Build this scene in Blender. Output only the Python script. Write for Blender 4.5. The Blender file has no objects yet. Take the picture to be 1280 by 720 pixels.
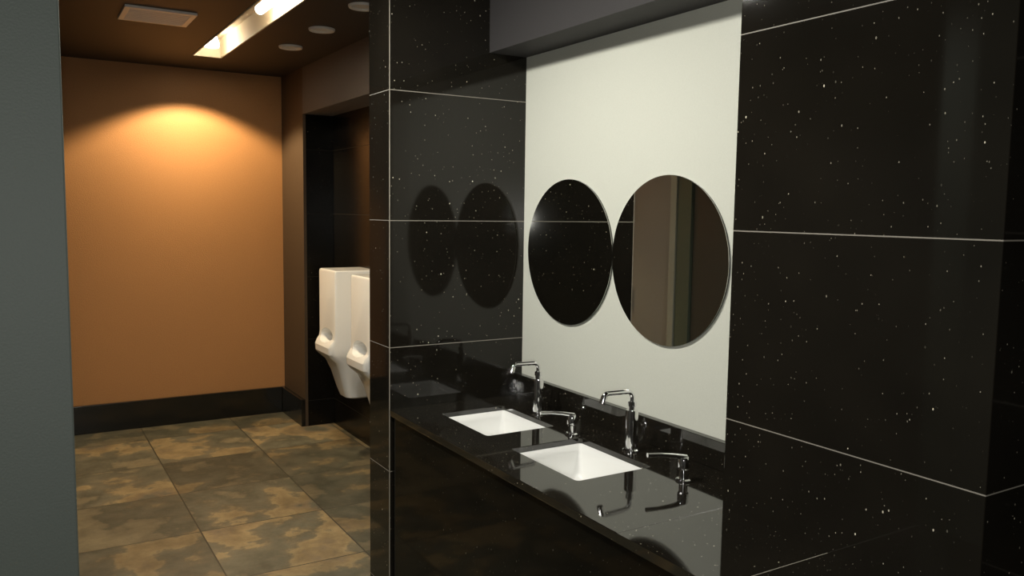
import bpy, bmesh, math
from mathutils import Vector, Matrix
S = bpy.context.scene
S.view_settings.view_transform = 'Standard'
S.view_settings.look = 'None'
COL = S.collection

# ---------------------------------------------------------------- materials
def new_mat(name):
    m = bpy.data.materials.new(name); m.use_nodes = True
    nt = m.node_tree; b = nt.nodes['Principled BSDF']
    return m, nt, b
def simple(name, col, rough=.5, metal=0, emis=None, es=0, bump=0, bscale=200, var=0.0, spec=.5):
    m, nt, b = new_mat(name)
    b.inputs['Base Color'].default_value = (*col, 1)
    b.inputs['Roughness'].default_value = rough
    b.inputs['Metallic'].default_value = metal
    b.inputs['Specular IOR Level'].default_value = spec
    if emis:
        b.inputs['Emission Color'].default_value = (*emis, 1)
        b.inputs['Emission Strength'].default_value = es
    g = nt.nodes.new('ShaderNodeNewGeometry')
    n = nt.nodes.new('ShaderNodeTexNoise'); n.inputs['Scale'].default_value = bscale
    n.inputs['Detail'].default_value = 3
    nt.links.new(g.outputs['Position'], n.inputs['Vector'])
    if bump:
        bp = nt.nodes.new('ShaderNodeBump'); bp.inputs['Strength'].default_value = bump
        bp.inputs['Distance'].default_value = .002
        nt.links.new(n.outputs['Fac'], bp.inputs['Height']); nt.links.new(bp.outputs['Normal'], b.inputs['Normal'])
    if var:
        r = nt.nodes.new('ShaderNodeMapRange'); r.inputs['To Min'].default_value = 1-var; r.inputs['To Max'].default_value = 1+var
        nt.links.new(n.outputs['Fac'], r.inputs['Value'])
        mx = nt.nodes.new('ShaderNodeVectorMath'); mx.operation = 'SCALE'
        mx.inputs[0].default_value = col
        nt.links.new(r.outputs['Result'], mx.inputs['Scale'])
        nt.links.new(mx.outputs['Vector'], b.inputs['Base Color'])
    return m

def M(nt, op, a, b=None, c=None):
    n = nt.nodes.new('ShaderNodeMath'); n.operation = op
    for i, v in enumerate((a, b, c)):
        if v is None: continue
        if isinstance(v, (int, float)): n.inputs[i].default_value = v
        else: nt.links.new(v, n.inputs[i])
    return n.outputs[0]

def mixc(nt, fac, a, b):
    n = nt.nodes.new('ShaderNodeMix'); n.data_type = 'RGBA'
    for i, v in ((0, fac), (6, a), (7, b)):
        if isinstance(v, (int, float)): n.inputs[i].default_value = v
        elif isinstance(v, tuple): n.inputs[i].default_value = (*v, 1)
        else: nt.links.new(v, n.inputs[i])
    return n.outputs[2]

JZ, JP = 1.069, .4425
def granite(name, joints=True, dens=.70, spec=.4, rough=.06, jc=(.30, .275, .235), fs=1.0, k=1.0):
    m, nt, b = new_mat(name)
    g = nt.nodes.new('ShaderNodeNewGeometry')
    mp = nt.nodes.new('ShaderNodeMapping'); mp.inputs['Rotation'].default_value = (.61, .83, .37)
    mp.inputs['Location'].default_value = (3.1, 7.7, 5.3); mp.inputs['Scale'].default_value = (1, 1.35, .8)
    nt.links.new(g.outputs['Position'], mp.inputs['Vector'])
    cl = nt.nodes.new('ShaderNodeTexNoise'); cl.inputs['Scale'].default_value = 7
    nt.links.new(mp.outputs[0], cl.inputs['Vector'])
    clv = M(nt, 'MULTIPLY_ADD', cl.outputs['Fac'], -.6, .30)
    fl = []
    for sc, th, rnd in ((56, .085, dens), (125, .125, dens+.06)):
        v = nt.nodes.new('ShaderNodeTexVoronoi'); v.inputs['Scale'].default_value = sc
        nt.links.new(mp.outputs[0], v.inputs['Vector'])
        sp = nt.nodes.new('ShaderNodeSeparateColor'); nt.links.new(v.outputs['Color'], sp.inputs[0])
        rr = M(nt, 'MULTIPLY_ADD', sp.outputs[1], th, th*.5)
        near = M(nt, 'LESS_THAN', v.outputs['Distance'], rr)
        sel = M(nt, 'GREATER_THAN', sp.outputs[0], M(nt, 'ADD', clv, rnd))
        fl.append(M(nt, 'MULTIPLY', M(nt, 'MULTIPLY', near, sel), M(nt, 'POWER', sp.outputs[2], 1.8)))
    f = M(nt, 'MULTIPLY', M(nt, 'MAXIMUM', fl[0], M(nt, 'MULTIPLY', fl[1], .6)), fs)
    n = nt.nodes.new('ShaderNodeTexNoise'); n.inputs['Scale'].default_value = 5
    nt.links.new(g.outputs['Position'], n.inputs['Vector'])
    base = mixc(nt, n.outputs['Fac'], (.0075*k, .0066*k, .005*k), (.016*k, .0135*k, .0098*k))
    c = mixc(nt, f, base, (1.0, .92, .72))
    if joints:
        s = nt.nodes.new('ShaderNodeSeparateXYZ'); nt.links.new(g.outputs['Position'], s.inputs[0])
        z = M(nt, 'SUBTRACT', s.outputs[2], JZ - JP/2 - 2*JP)
        z = M(nt, 'MODULO', z, JP)
        z = M(nt, 'ABSOLUTE', M(nt, 'SUBTRACT', z, JP/2))
        j = M(nt, 'LESS_THAN', z, .0013)
        c = mixc(nt, j, c, jc)
        r = M(nt, 'MULTIPLY_ADD', j, .5, rough)
        nt.links.new(r, b.inputs['Roughness'])
    else:
        b.inputs['Roughness'].default_value = rough
    nt.links.new(c, b.inputs['Base Color'])
    b.inputs['Specular IOR Level'].default_value = spec
    return m

def slate():
    m, nt, b = new_mat('slate_tile')
    g = nt.nodes.new('ShaderNodeNewGeometry')
    s = nt.nodes.new('ShaderNodeSeparateXYZ'); nt.links.new(g.outputs['Position'], s.inputs[0])
    T = .6
    px = M(nt, 'DIVIDE', M(nt, 'ADD', s.outputs[0], 12-.72), T)
    py = M(nt, 'DIVIDE', M(nt, 'ADD', s.outputs[1], 12-5.23), T)
    ix, iy = M(nt, 'FLOOR', px), M(nt, 'FLOOR', py)
    fx, fy = M(nt, 'FRACT', px), M(nt, 'FRACT', py)
    ex = M(nt, 'MINIMUM', fx, M(nt, 'SUBTRACT', 1.0, fx)); ey = M(nt, 'MINIMUM', fy, M(nt, 'SUBTRACT', 1.0, fy))
    joint = M(nt, 'LESS_THAN', M(nt, 'MINIMUM', ex, ey), .0055)
    cb = nt.nodes.new('ShaderNodeCombineXYZ'); nt.links.new(ix, cb.inputs[0]); nt.links.new(iy, cb.inputs[1])
    wn = nt.nodes.new('ShaderNodeTexWhiteNoise'); nt.links.new(cb.outputs[0], wn.inputs['Vector'])
    sc = nt.nodes.new('ShaderNodeVectorMath'); sc.operation = 'SCALE'; sc.inputs['Scale'].default_value = 9
    nt.links.new(wn.outputs['Color'], sc.inputs[0])
    ad = nt.nodes.new('ShaderNodeVectorMath'); nt.links.new(sc.outputs[0], ad.inputs[0]); nt.links.new(g.outputs['Position'], ad.inputs[1])
    def noise(scale, det, dist, rough=.55):
        n = nt.nodes.new('ShaderNodeTexNoise'); n.inputs['Scale'].default_value = scale
        n.inputs['Detail'].default_value = det; n.inputs['Distortion'].default_value = dist
        n.inputs['Roughness'].default_value = rough
        nt.links.new(ad.outputs[0], n.inputs['Vector']); return n.outputs['Fac']
    a = noise(1.8, 9, .1, .6)
    a2 = M(nt, 'ADD', a, M(nt, 'MULTIPLY_ADD', wn.outputs['Value'], .12, -.06))
    r = nt.nodes.new('ShaderNodeValToRGB'); nt.links.new(a2, r.inputs[0])
    e = r.color_ramp.elements
    e[0].position = .32; e[0].color = (.21, .175, .105, 1)
    e[1].position = .41; e[1].color = (.165, .14, .088, 1)
    for p, c in ((.44, (.085, .082, .056)), (.50, (.115, .108, .075)), (.535, (.13, .112, .072)), (.56, (.25, .19, .10)), (.60, (.21, .155, .08)), (.66, (.155, .12, .075)), (.68, (.10, .095, .068))):
        k = e.new(p); k.color = (*c, 1)
    bn = noise(8, 8, .2, .68)
    mr = nt.nodes.new('ShaderNodeMapRange'); mr.inputs['To Min'].default_value = .2; mr.inputs['To Max'].default_value = 1.8
    nt.links.new(bn, mr.inputs['Value'])
    tb = M(nt, 'MULTIPLY_ADD', wn.outputs['Value'], .6, .7)
    vm = nt.nodes.new('ShaderNodeVectorMath'); vm.operation = 'SCALE'
    nt.links.new(r.outputs[0], vm.inputs[0]); nt.links.new(M(nt, 'MULTIPLY', mr.outputs[0], tb), vm.inputs['Scale'])
    nt.links.new(mixc(nt, joint, vm.outputs[0], (.04, .036, .026)), b.inputs['Base Color'])
    b.inputs['Roughness'].default_value = .38
    b.inputs['Specular IOR Level'].default_value = .35
    bp = nt.nodes.new('ShaderNodeBump'); bp.inputs['Strength'].default_value = .25; bp.inputs['Distance'].default_value = .006
    nt.links.new(M(nt, 'SUBTRACT', M(nt, 'ADD', bn, a), joint), bp.inputs['Height'])
    nt.links.new(bp.outputs[0], b.inputs['Normal'])
    return m

GR = granite('black_galaxy_granite')
GRC = granite('black_galaxy_counter', joints=False, spec=1.0, rough=.05)
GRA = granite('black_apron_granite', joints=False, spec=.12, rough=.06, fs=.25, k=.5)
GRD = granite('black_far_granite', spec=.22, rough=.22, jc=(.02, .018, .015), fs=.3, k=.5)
SL = slate()
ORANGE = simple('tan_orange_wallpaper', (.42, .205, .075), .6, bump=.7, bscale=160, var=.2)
RETSHADE = simple('shaded_orange_return', (.07, .045, .025), .6, bump=.3, bscale=260)  # orange wall's return, its shadow put into a darker base colour
WHITEW = simple('cream_wallpaper', (.71, .72, .64), .22, bump=.12, bscale=300, var=.05, spec=.6)
GREY = simple('grey_green_paint', (.115, .135, .12), .6, bump=.3, bscale=250, var=.05)
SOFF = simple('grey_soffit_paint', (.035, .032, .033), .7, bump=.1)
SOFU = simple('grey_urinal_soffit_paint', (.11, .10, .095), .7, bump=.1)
CEIL = simple('dark_ceiling_paint', (.020, .017, .015), .6, bump=.1)
DARKW = simple('dark_wall_paint', (.04, .037, .034), .6, bump=.1)
TAUPE = simple('taupe_door_laminate', (.19, .185, .175), .4, bump=.1)
FRAME = simple('door_frame_paint', (.24, .25, .22), .4, bump=.1)
DGREEN = simple('dark_green_frame', (.07, .085, .065), .4, bump=.1)
DBROWN = simple('dark_brown_laminate', (.045, .042, .036), .35, bump=.1)
BASE = simple('black_baseboard', (.008, .008, .007), .15, bump=.05)
CHROME = simple('chrome', (.85, .85, .86), .06, 1)
CERAM = simple('white_ceramic', (.9, .9, .88), .08)
MIRROR = simple('mirror_glass', (.70, .70, .66), .005, 1)
MEDGE = simple('mirror_edge', (.05, .05, .045), .3)
GROUT_GLINT = simple('grout_and_glint', (.33, .30, .25), .7)  # grout of the slab joint, also the painted corner highlight
WPLAST = simple('white_plastic', (.85, .82, .78), .4)
CREAM = simple('channel_cream_paint', (.8, .72, .58), .6)
LAMP = simple('lamp_glow', (1, .95, .85), .5, emis=(1, .88, .68), es=30)
LENS = simple('lamp_lens', (.8, .78, .74), .3)
LENSON = simple('lamp_lens_lit', (.9, .9, .85), .3, emis=(1, .95, .85), es=6)
VENTDARK = simple('duct_shade_colour', (.01, .01, .01), .5)

# ---------------------------------------------------------------- mesh tools
def link(name, me, mats, parent=None, smooth=False):
    o = bpy.data.objects.new(name, me); COL.objects.link(o)
    for m in (mats if isinstance(mats, (list, tuple)) else [mats]): me.materials.append(m)
    if smooth:
        for p in me.polygons: p.use_smooth = True
    if parent: o.parent = parent
    return o
def bm_box(bm, x0, x1, y0, y1, z0, z1, mi=0):
    vs = [bm.verts.new((x, y, z)) for x in (x0, x1) for y in (y0, y1) for z in (z0, z1)]
    for f in ((0,1,3,2),(4,6,7,5),(0,4,5,1),(2,3,7,6),(0,2,6,4),(1,5,7,3)):
        fc = bm.faces.new([vs[i] for i in f]); fc.material_index = mi
def boxes(name, lst, mats, parent=None, bevel=0):
    bm = bmesh.new()
    for b in lst: bm_box(bm, *b)
    bmesh.ops.recalc_face_normals(bm, faces=bm.faces)
    me = bpy.data.meshes.new(name); bm.to_mesh(me); bm.free()
    o = link(name, me, mats, parent)
    if bevel:
        md = o.modifiers.new('b', 'BEVEL'); md.width = bevel; md.segments = 2; md.limit_method = 'ANGLE'
    return o
def box(name, *a, bevel=0, parent=None):
    return boxes(name, [a[:6]], a[6], parent, bevel)
def lathe(name, prof, loc, mat, parent=None, seg=40, axis='Z', smooth=True):
    bm = bmesh.new(); rings = []
    for r, z in prof:
        if r < 1e-6: rings.append([bm.verts.new((0, 0, z))])
        else: rings.append([bm.verts.new((r*math.cos(2*math.pi*i/seg), r*math.sin(2*math.pi*i/seg), z)) for i in range(seg)])
    for A, B in zip(rings, rings[1:]):
        for i in range(seg):
            j = (i+1) % seg
            if len(A) == 1 and len(B) == 1: continue
            if len(A) == 1: bm.faces.new((A[0], B[i], B[j]))
            elif len(B) == 1: bm.faces.new((A[i], A[j], B[0]))
            else: bm.faces.new((A[i], A[j], B[j], B[i]))
    bmesh.ops.recalc_face_normals(bm, faces=bm.faces)
    R = Matrix.Identity(4)
    if axis == 'X': R = Matrix.Rotation(math.radians(90), 4, 'Y')
    bm.transform(Matrix.Translation(loc) @ R)
    me = bpy.data.meshes.new(name); bm.to_mesh(me); bm.free()
    o = link(name, me, mat, parent, smooth)
    if smooth:
        md = o.modifiers.new('e', 'EDGE_SPLIT'); md.split_angle = math.radians(35)
    return o
def tube(name, pts, rad, mat, parent=None, seg=20):
    pts = [Vector(p) for p in pts]; rads = rad if isinstance(rad, list) else [rad]*len(pts)
    bm = bmesh.new(); rings = []; up = Vector((0, 1, 0.001)).normalized()
    for i, p in enumerate(pts):
        t = (pts[min(i+1, len(pts)-1)] - pts[max(i-1, 0)]).normalized()
        if abs(t.dot(up)) > .95: uu = Vector((0, 0, 1))
        else: uu = up
        u = (uu - t*uu.dot(t)).normalized(); v = t.cross(u)
        rings.append([bm.verts.new(p + rads[i]*(u*math.cos(2*math.pi*k/seg)+v*math.sin(2*math.pi*k/seg))) for k in range(seg)])
    for A, B in zip(rings, rings[1:]):
        for k in range(seg): bm.faces.new((A[k], A[(k+1) % seg], B[(k+1) % seg], B[k]))
    bm.faces.new(rings[0]); bm.faces.new(rings[-1])
    bmesh.ops.recalc_face_normals(bm, faces=bm.faces)
    me = bpy.data.meshes.new(name); bm.to_mesh(me); bm.free()
    o = link(name, me, mat, parent, True)
    md = o.modifiers.new('e', 'EDGE_SPLIT'); md.split_angle = math.radians(40)
    return o
def rrect(cx, cy, hx, hy, r, n=6):
    out = []
    for qx, qy, a0 in ((1, 1, 0), (-1, 1, 90), (-1, -1, 180), (1, -1, 270)):
        for i in range(n+1):
            a = math.radians(a0+90*i/n)
            out.append((cx+qx*(hx-r)+r*math.cos(a), cy+qy*(hy-r)+r*math.sin(a)))
    return out
def loft(bm, rings, close0=True, close1=True):
    R = [[bm.verts.new(p) for p in r] for r in rings]
    n = len(R[0])
    for A, B in zip(R, R[1:]):
        for k in range(n): bm.faces.new((A[k], A[(k+1) % n], B[(k+1) % n], B[k]))
    if close0: bm.faces.new(R[0])
    if close1: bm.faces.new(R[-1])
    bmesh.ops.recalc_face_normals(bm, faces=bm.faces)
def empty(name, loc):
    e = bpy.data.objects.new(name, None); COL.objects.link(e); e.empty_display_size = .05
    e.location = loc; return e
def adopt(e, objs):
    for o in objs:
        o.parent = e; o.matrix_parent_inverse = Matrix.Translation(e.location).inverted()
def boolean(o, cutters):
    for c in cutters:
        md = o.modifiers.new('x', 'BOOLEAN'); md.operation = 'DIFFERENCE'; md.object = c; md.solver = 'EXACT'
    dg = bpy.context.evaluated_depsgraph_get(); dg.update()
    me = bpy.data.meshes.new_from_object(o.evaluated_get(dg))
    o.modifiers.clear(); o.data = me
    for c in cutters: bpy.data.objects.remove(c)

# ---------------------------------------------------------------- room shell
H = 2.51
box('floor', -1.5, 2.3, -1.6, 6.3, -.1, 0, SL)
SX0, SX1, SY0, SY1 = 1.015, 1.195, 2.9, 5.62
boxes('ceiling', [(-1.5, SX0, -1.6, 6.3, H, H+.1), (SX1, 2.3, -1.6, 6.3, H, H+.1),
                  (SX0, SX1, -1.6, SY0, H, H+.1), (SX0, SX1, SY1, 6.3, H, H+.1)], CEIL)
box('wall_far', -.35, 1.74, 6.2, 6.3, 0, H, ORANGE)
box('wall_far_return', 1.74, 1.76, 5.68, 6.3, 0, H, RETSHADE)
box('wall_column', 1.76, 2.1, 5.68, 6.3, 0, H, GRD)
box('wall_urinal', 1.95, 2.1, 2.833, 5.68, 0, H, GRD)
box('wall_partition', 1.11, 2.1, 2.647, 2.833, 0, H, GR)
box('wall_mirror', 1.655, 1.8, 1.371, 2.647, 0, H, WHITEW)
box('wall_block', 1.428, 2.3, .76, 1.371, 0, H, GR, bevel=.0015)
box('wall_right', 2.2, 2.3, -1.6, .76, 0, H, GR)
box('wall_near', -1.5, 2.3, -1.7, -1.6, 0, H, DARKW)
box('wall_side', -1.5, -1.4, -1.6, 1.6, 0, H, DARKW)
box('wall_left', -1.5, .08, 1.6, 1.72, 0, H, GREY, bevel=.003)
box('wall_corridor', -.45, -.35, 1.72, 6.3, 0, H, DARKW)
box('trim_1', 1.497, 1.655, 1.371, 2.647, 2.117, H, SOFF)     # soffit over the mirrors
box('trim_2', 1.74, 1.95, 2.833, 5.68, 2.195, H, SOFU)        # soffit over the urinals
box('edge_highlight', 1.1088, 1.1112, 2.6458, 2.6482, 0, H, GROUT_GLINT)    # bright edge highlight of the granite corner, painted as a light strip
box('baseboard_far', -.35, 1.712, 6.172, 6.2, 0, .195, BASE, bevel=.003)
box('baseboard_return', 1.712, 1.74, 5.68, 6.2, 0, .195, BASE, bevel=.003)
# doors on the corridor wall (seen in the round mirror)
d = empty('door_1', (-.34, 4.1, 0))
adopt(d, [box('leaf', -.35, -.32, 3.99, 4.5, 0.01, 2.2, TAUPE, bevel=.003),
          box('frame_near', -.35, -.29, 3.93, 3.985, 0, 2.3, FRAME, bevel=.003),
          box('frame_far', -.35, -.29, 4.505, 4.56, 0, 2.3, TAUPE, bevel=.003),
          tube('handle', [(-.30, 4.38, .9), (-.30, 4.38, 1.05)], .01, CHROME)])
d = empty('door_2', (-.34, 3.6, 0))
adopt(d, [box('leaf', -.35, -.32, 3.1, 3.8, 0.01, 2.2, DBROWN, bevel=.003),
          box('frame', -.35, -.30, 3.805, 3.925, 0, 2.3, DGREEN, bevel=.003),
          tube('handle', [(-.30, 3.2, .9), (-.30, 3.2, 1.05)], .01, CHROME)])

# ---------------------------------------------------------------- vanity
CZ = .85
SINKS = [(1.372, 2.352, .127, .163), (1.366, 1.868, .127, .167)]
van = empty('vanity_counter', (1.3, 1.6, 0))
slab = box('slab', 1.11, 1.655, 1.371, 2.647, CZ-.022, CZ, GRC)
cut = []
for cx, cy, hx, hy in SINKS:
    bm = bmesh.new()
    rr = rrect(cx, cy, hx, hy, .012)
    loft(bm, [[(x, y, CZ-.1) for x, y in rr], [(x, y, CZ+.1) for x, y in rr]])
    me = bpy.data.meshes.new('cut'); bm.to_mesh(me); bm.free()
    cut.append(link('cut', me, GRC))
boolean(slab, cut)
md = slab.modifiers.new('b', 'BEVEL'); md.width = .002; md.segments = 2; md.limit_method = 'ANGLE'
adopt(van, [slab,
    box('slab_near', 1.11, 1.428, .2, 1.371, CZ-.022, CZ, GRC),
    box('slab_joint', 1.112, 1.428, 1.072, 1.0738, CZ-.02, CZ+.0003, GROUT_GLINT),
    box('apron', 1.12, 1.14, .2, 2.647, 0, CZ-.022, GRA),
    box('backsplash', 1.632, 1.655, 1.371, 2.647, CZ, .93, GRC, bevel=.0015)])

for cx, cy, hx, hy in SINKS:
    bm = bmesh.new()
    zt = CZ-.022
    spec = [(.02, zt-.012, .02), (.02, zt, .02), (.0, zt, .014), (-.002, zt-.02, .016), (-.008, zt-.08, .03), (-.02, zt-.105, .04), (-.045, zt-.118, .05), (-.10, zt-.124, .02)]
    loft(bm, [[(x, y, z) for x, y in rrect(cx, cy, hx+o, hy+o, min(r, hx+o-.002))] for o, z, r in spec], close0=False)
    me = bpy.data.meshes.new('sink'); bm.to_mesh(me); bm.free()
    e = empty('undermount_sink', (cx, cy, zt))
    b = link('basin', me, CERAM, None, True)
    md = b.modifiers.new('s', 'SOLIDIFY'); md.thickness = .006; md.offset = 1
    adopt(e, [b, lathe('drain', [(0, .003), (.014, .003), (.016, .005), (.022, .004), (.023, 0)], (cx, cy, zt-.123), CHROME)])

def faucet(y):
    x = 1.543
    e = empty('faucet', (x, y, CZ))
    parts = [
        lathe('base', [(.026, 0), (.026, .004), (.022, .007), (.0, .007)], (x, y, CZ), CHROME),
        lathe('body', [(.0185, .004), (.0185, .118), (.0175, .122), (.010, .124), (.010, .132), (.0125, .134), (.0125, .146), (.008, .149), (.0, .149)], (x, y, CZ), CHROME)]
    pts = [(x, y, CZ+.14), (x, y, CZ+.158)]
    for i in range(1, 9):
        a = math.radians(90*i/8)
        pts.append((x-.020*(1-math.cos(a)), y, CZ+.158+.020*math.sin(a)))
    pts += [(x-.09, y, CZ+.180)]
    for i in range(1, 7):
        a = math.radians(70*i/6)
        pts.append((x-.09-.016*math.sin(a), y, CZ+.180-.016*(1-math.cos(a))))
    parts.append(tube('spout', pts, .0072, CHROME))
    ex = pts[-1]
    parts.append(tube('nozzle', [(ex[0]+.002, y, ex[2]+.004), (ex[0]-.002, y, ex[2]-.006), (ex[0]-.006, y, ex[2]-.018)], .0095, CHROME))
    hx, hy = 1.488, y-.282
    parts += [lathe('handle_base', [(.021, 0), (.021, .004), (.017, .007), (0, .007)], (hx, hy, CZ), CHROME),
              lathe('handle_stem', [(.0115, .004), (.0115, .030), (.015, .034), (.015, .058), (.012, .063), (0, .064)], (hx, hy, CZ), CHROME),
              tube('lever', [(hx+.008, hy, CZ+.060), (hx-.03, hy+.010, CZ+.068), (hx-.065, hy+.022, CZ+.072), (hx-.098, hy+.032, CZ+.073)],
                   [.008, .0065, .0055, .006], CHROME)]
    adopt(e, parts)
faucet(2.360); faucet(1.852)

for y in (2.352, 1.845):
    e = empty('round_mirror', (1.65, y, 1.409))
    adopt(e, [lathe('backing', [(0, 0), (.2515, 0), (.2515, .006), (0, .006)], (1.649, y, 1.409), MEDGE, axis='X', seg=128, smooth=False),
              lathe('glass', [(0, 0), (.2525, 0), (.2525, .0015), (0, .0015)], (1.6475, y, 1.409), MIRROR, axis='X', seg=128, smooth=False)])

# ---------------------------------------------------------------- urinals
def urinal(yc):
    def ring(z, f, w, r):
        bx = 1.949; out = [(bx, yc-w, z)]
        for i in range(7):
            a = math.radians(90*i/6); out.append((f+r-r*math.sin(a), yc-w+r-r*math.cos(a), z))
        for i in range(7):
            a = math.radians(90*i/6); out.append((f+r-r*math.cos(a), yc+w-r+r*math.sin(a), z))
        out.append((bx, yc+w, z)); return out
    lv = [(.345, 1.80, .07, .04), (.355, 1.775, .085, .04), (.41, 1.755, .095, .04), (.52, 1.725, .12, .045), (.59, 1.695, .14, .045),
          (.625, 1.655, .15, .045), (.65, 1.638, .155, .04), (.69, 1.636, .155, .035), (.715, 1.648, .155, .03), (.74, 1.668, .155, .02),
          (.77, 1.674, .155, .012), (1.152, 1.674, .155, .012), (1.164, 1.677, .153, .012), (1.169, 1.684, .148, .01)]
    bm = bmesh.new(); loft(bm, [ring(*l) for l in lv])
    me = bpy.data.meshes.new('urinal'); bm.to_mesh(me); bm.free()
    o = link('urinal', me, CERAM, None, True)
    bm = bmesh.new(); bmesh.ops.create_uvsphere(bm, u_segments=48, v_segments=32, radius=1)
    bm.transform(Matrix.Translation((1.665, yc, .755)) @ Matrix.Diagonal((.13, .11, .045, 1)))
    me = bpy.data.meshes.new('c'); bm.to_mesh(me); bm.free()
    boolean(o, [link('c', me, CERAM, None, True)])
    md = o.modifiers.new('e', 'EDGE_SPLIT'); md.split_angle = math.radians(25)
urinal(5.0); urinal(4.42)

# ---------------------------------------------------------------- ceiling fittings
def downlight(x, y, lens, r=.07):
    e = empty('downlight', (x, y, H))
    adopt(e, [lathe('ring', [(r*.72, -.002), (r*.76, -.010), (r*.95, -.012), (r, -.006), (r, 0), (r*.72, 0)], (x, y, H), WPLAST),
              lathe('lens', [(0, -.004), (r*.74, -.004), (r*.74, 0)], (x, y, H), lens)])
for y in (3.81, 4.42, 5.0): downlight(1.463, y, LENS)
for y in (1.85, 2.35): downlight(.4, y, LENSON)

e = empty('air_vent', (.665, 4.59, H))
parts = [boxes('frame', [(.50, .83, 4.43, 4.455, H-.012, H), (.50, .83, 4.725, 4.75, H-.012, H), (.50, .525, 4.455, 4.725, H-.012, H), (.805, .83, 4.455, 4.725, H-.012, H)], WPLAST),
         box('duct_shade_plate', .525, .805, 4.455, 4.725, H-.002, H, VENTDARK)]  # flat plate, near-black colour stands in for the shade behind the slats
sl = []
for i in range(9):
    y = 4.468+i*.030; sl.append((.525, .805, y, y+.013, H-.010, H-.003))
parts.append(boxes('slats', sl, WPLAST)); adopt(e, parts)

e = empty('linear_ceiling_light', (1.1, 4.3, H))
t = .008; D = .11
adopt(e, [boxes('channel', [(SX0, SX0+t, SY0, SY1, H-.006, H+D), (SX1-t, SX1, SY0, SY1, H-.006, H+D),
                            (SX0+t, SX1-t, SY0, SY0+t, H-.006, H+D), (SX0+t, SX1-t, SY1-t, SY1, H-.006, H+D), (SX0, SX1, SY0, SY1, H+D, H+D+.01)], CREAM),
          tube('tube_lamp', [(1.105, 3.0, H+.03), (1.105, 4.3, H+.03)], .024, LAMP),
          lathe('spot_lamp', [(0, 0), (.04, 0), (.045, .02), (.03, .07), (0, .07)], (1.07, 5.30, H), LAMP)])

# ---------------------------------------------------------------- lights
def light(kind, name, loc, energy, color, **kw):
    l = bpy.data.lights.new(name, kind); l.energy = energy; l.color = color
    tgt = kw.pop('target', None)
    for k, v in kw.items(): setattr(l, k, v)
    o = bpy.data.objects.new(name, l); COL.objects.link(o); o.location = loc
    if tgt:
        o.rotation_euler = (Vector(tgt)-Vector(loc)).to_track_quat('-Z', 'Y').to_euler()
    return o
light('SPOT', 'wall_wash_lamp', (1.06, 5.77, H-.01), 115, (1, .76, .45), spot_size=math.radians(125), spot_blend=.3, shadow_soft_size=.03, target=(1.06, 5.78, 0))
for y in (1.85, 2.35):
    light('SPOT', 'vanity_lamp', (.4, y, H-.03), 78, (1, .97, .88), spot_size=math.radians(160), spot_blend=.8, shadow_soft_size=.09, target=(1.2, y, 0))
light('POINT', 'phone_flash', (.0, 0.0, 1.485), 40, (1, .99, .93), shadow_soft_size=.02)
light('SPOT', 'corridor_lamp', (1.10, 4.3, H-.02), 60, (1, .85, .62), spot_size=math.radians(140), spot_blend=.9, shadow_soft_size=.08, target=(.9, 4.2, 0))

w = bpy.data.worlds.new('w'); S.world = w; w.use_nodes = True
w.node_tree.nodes['Background'].inputs[0].default_value = (.5, .5, .5, 1)
w.node_tree.nodes['Background'].inputs[1].default_value = .1

# ---------------------------------------------------------------- camera
X = Vector((1706.8, 72.6, -1030)).normalized()
Y = Vector((-626, 105, -1030)); Y = (Y - X*Y.dot(X)).normalized()
Z = X.cross(Y)
cam = bpy.data.cameras.new('camera'); co = bpy.data.objects.new('camera', cam); COL.objects.link(co)
m = Matrix((( X.x, X.y, X.z), (Y.x, Y.y, Y.z), (Z.x, Z.y, Z.z)))
co.matrix_world = Matrix.Translation((0, 0, 1.55)) @ m.to_4x4()
cam.sensor_width = 36; cam.lens = 1030/1280*36; cam.clip_start = .02
S.camera = co
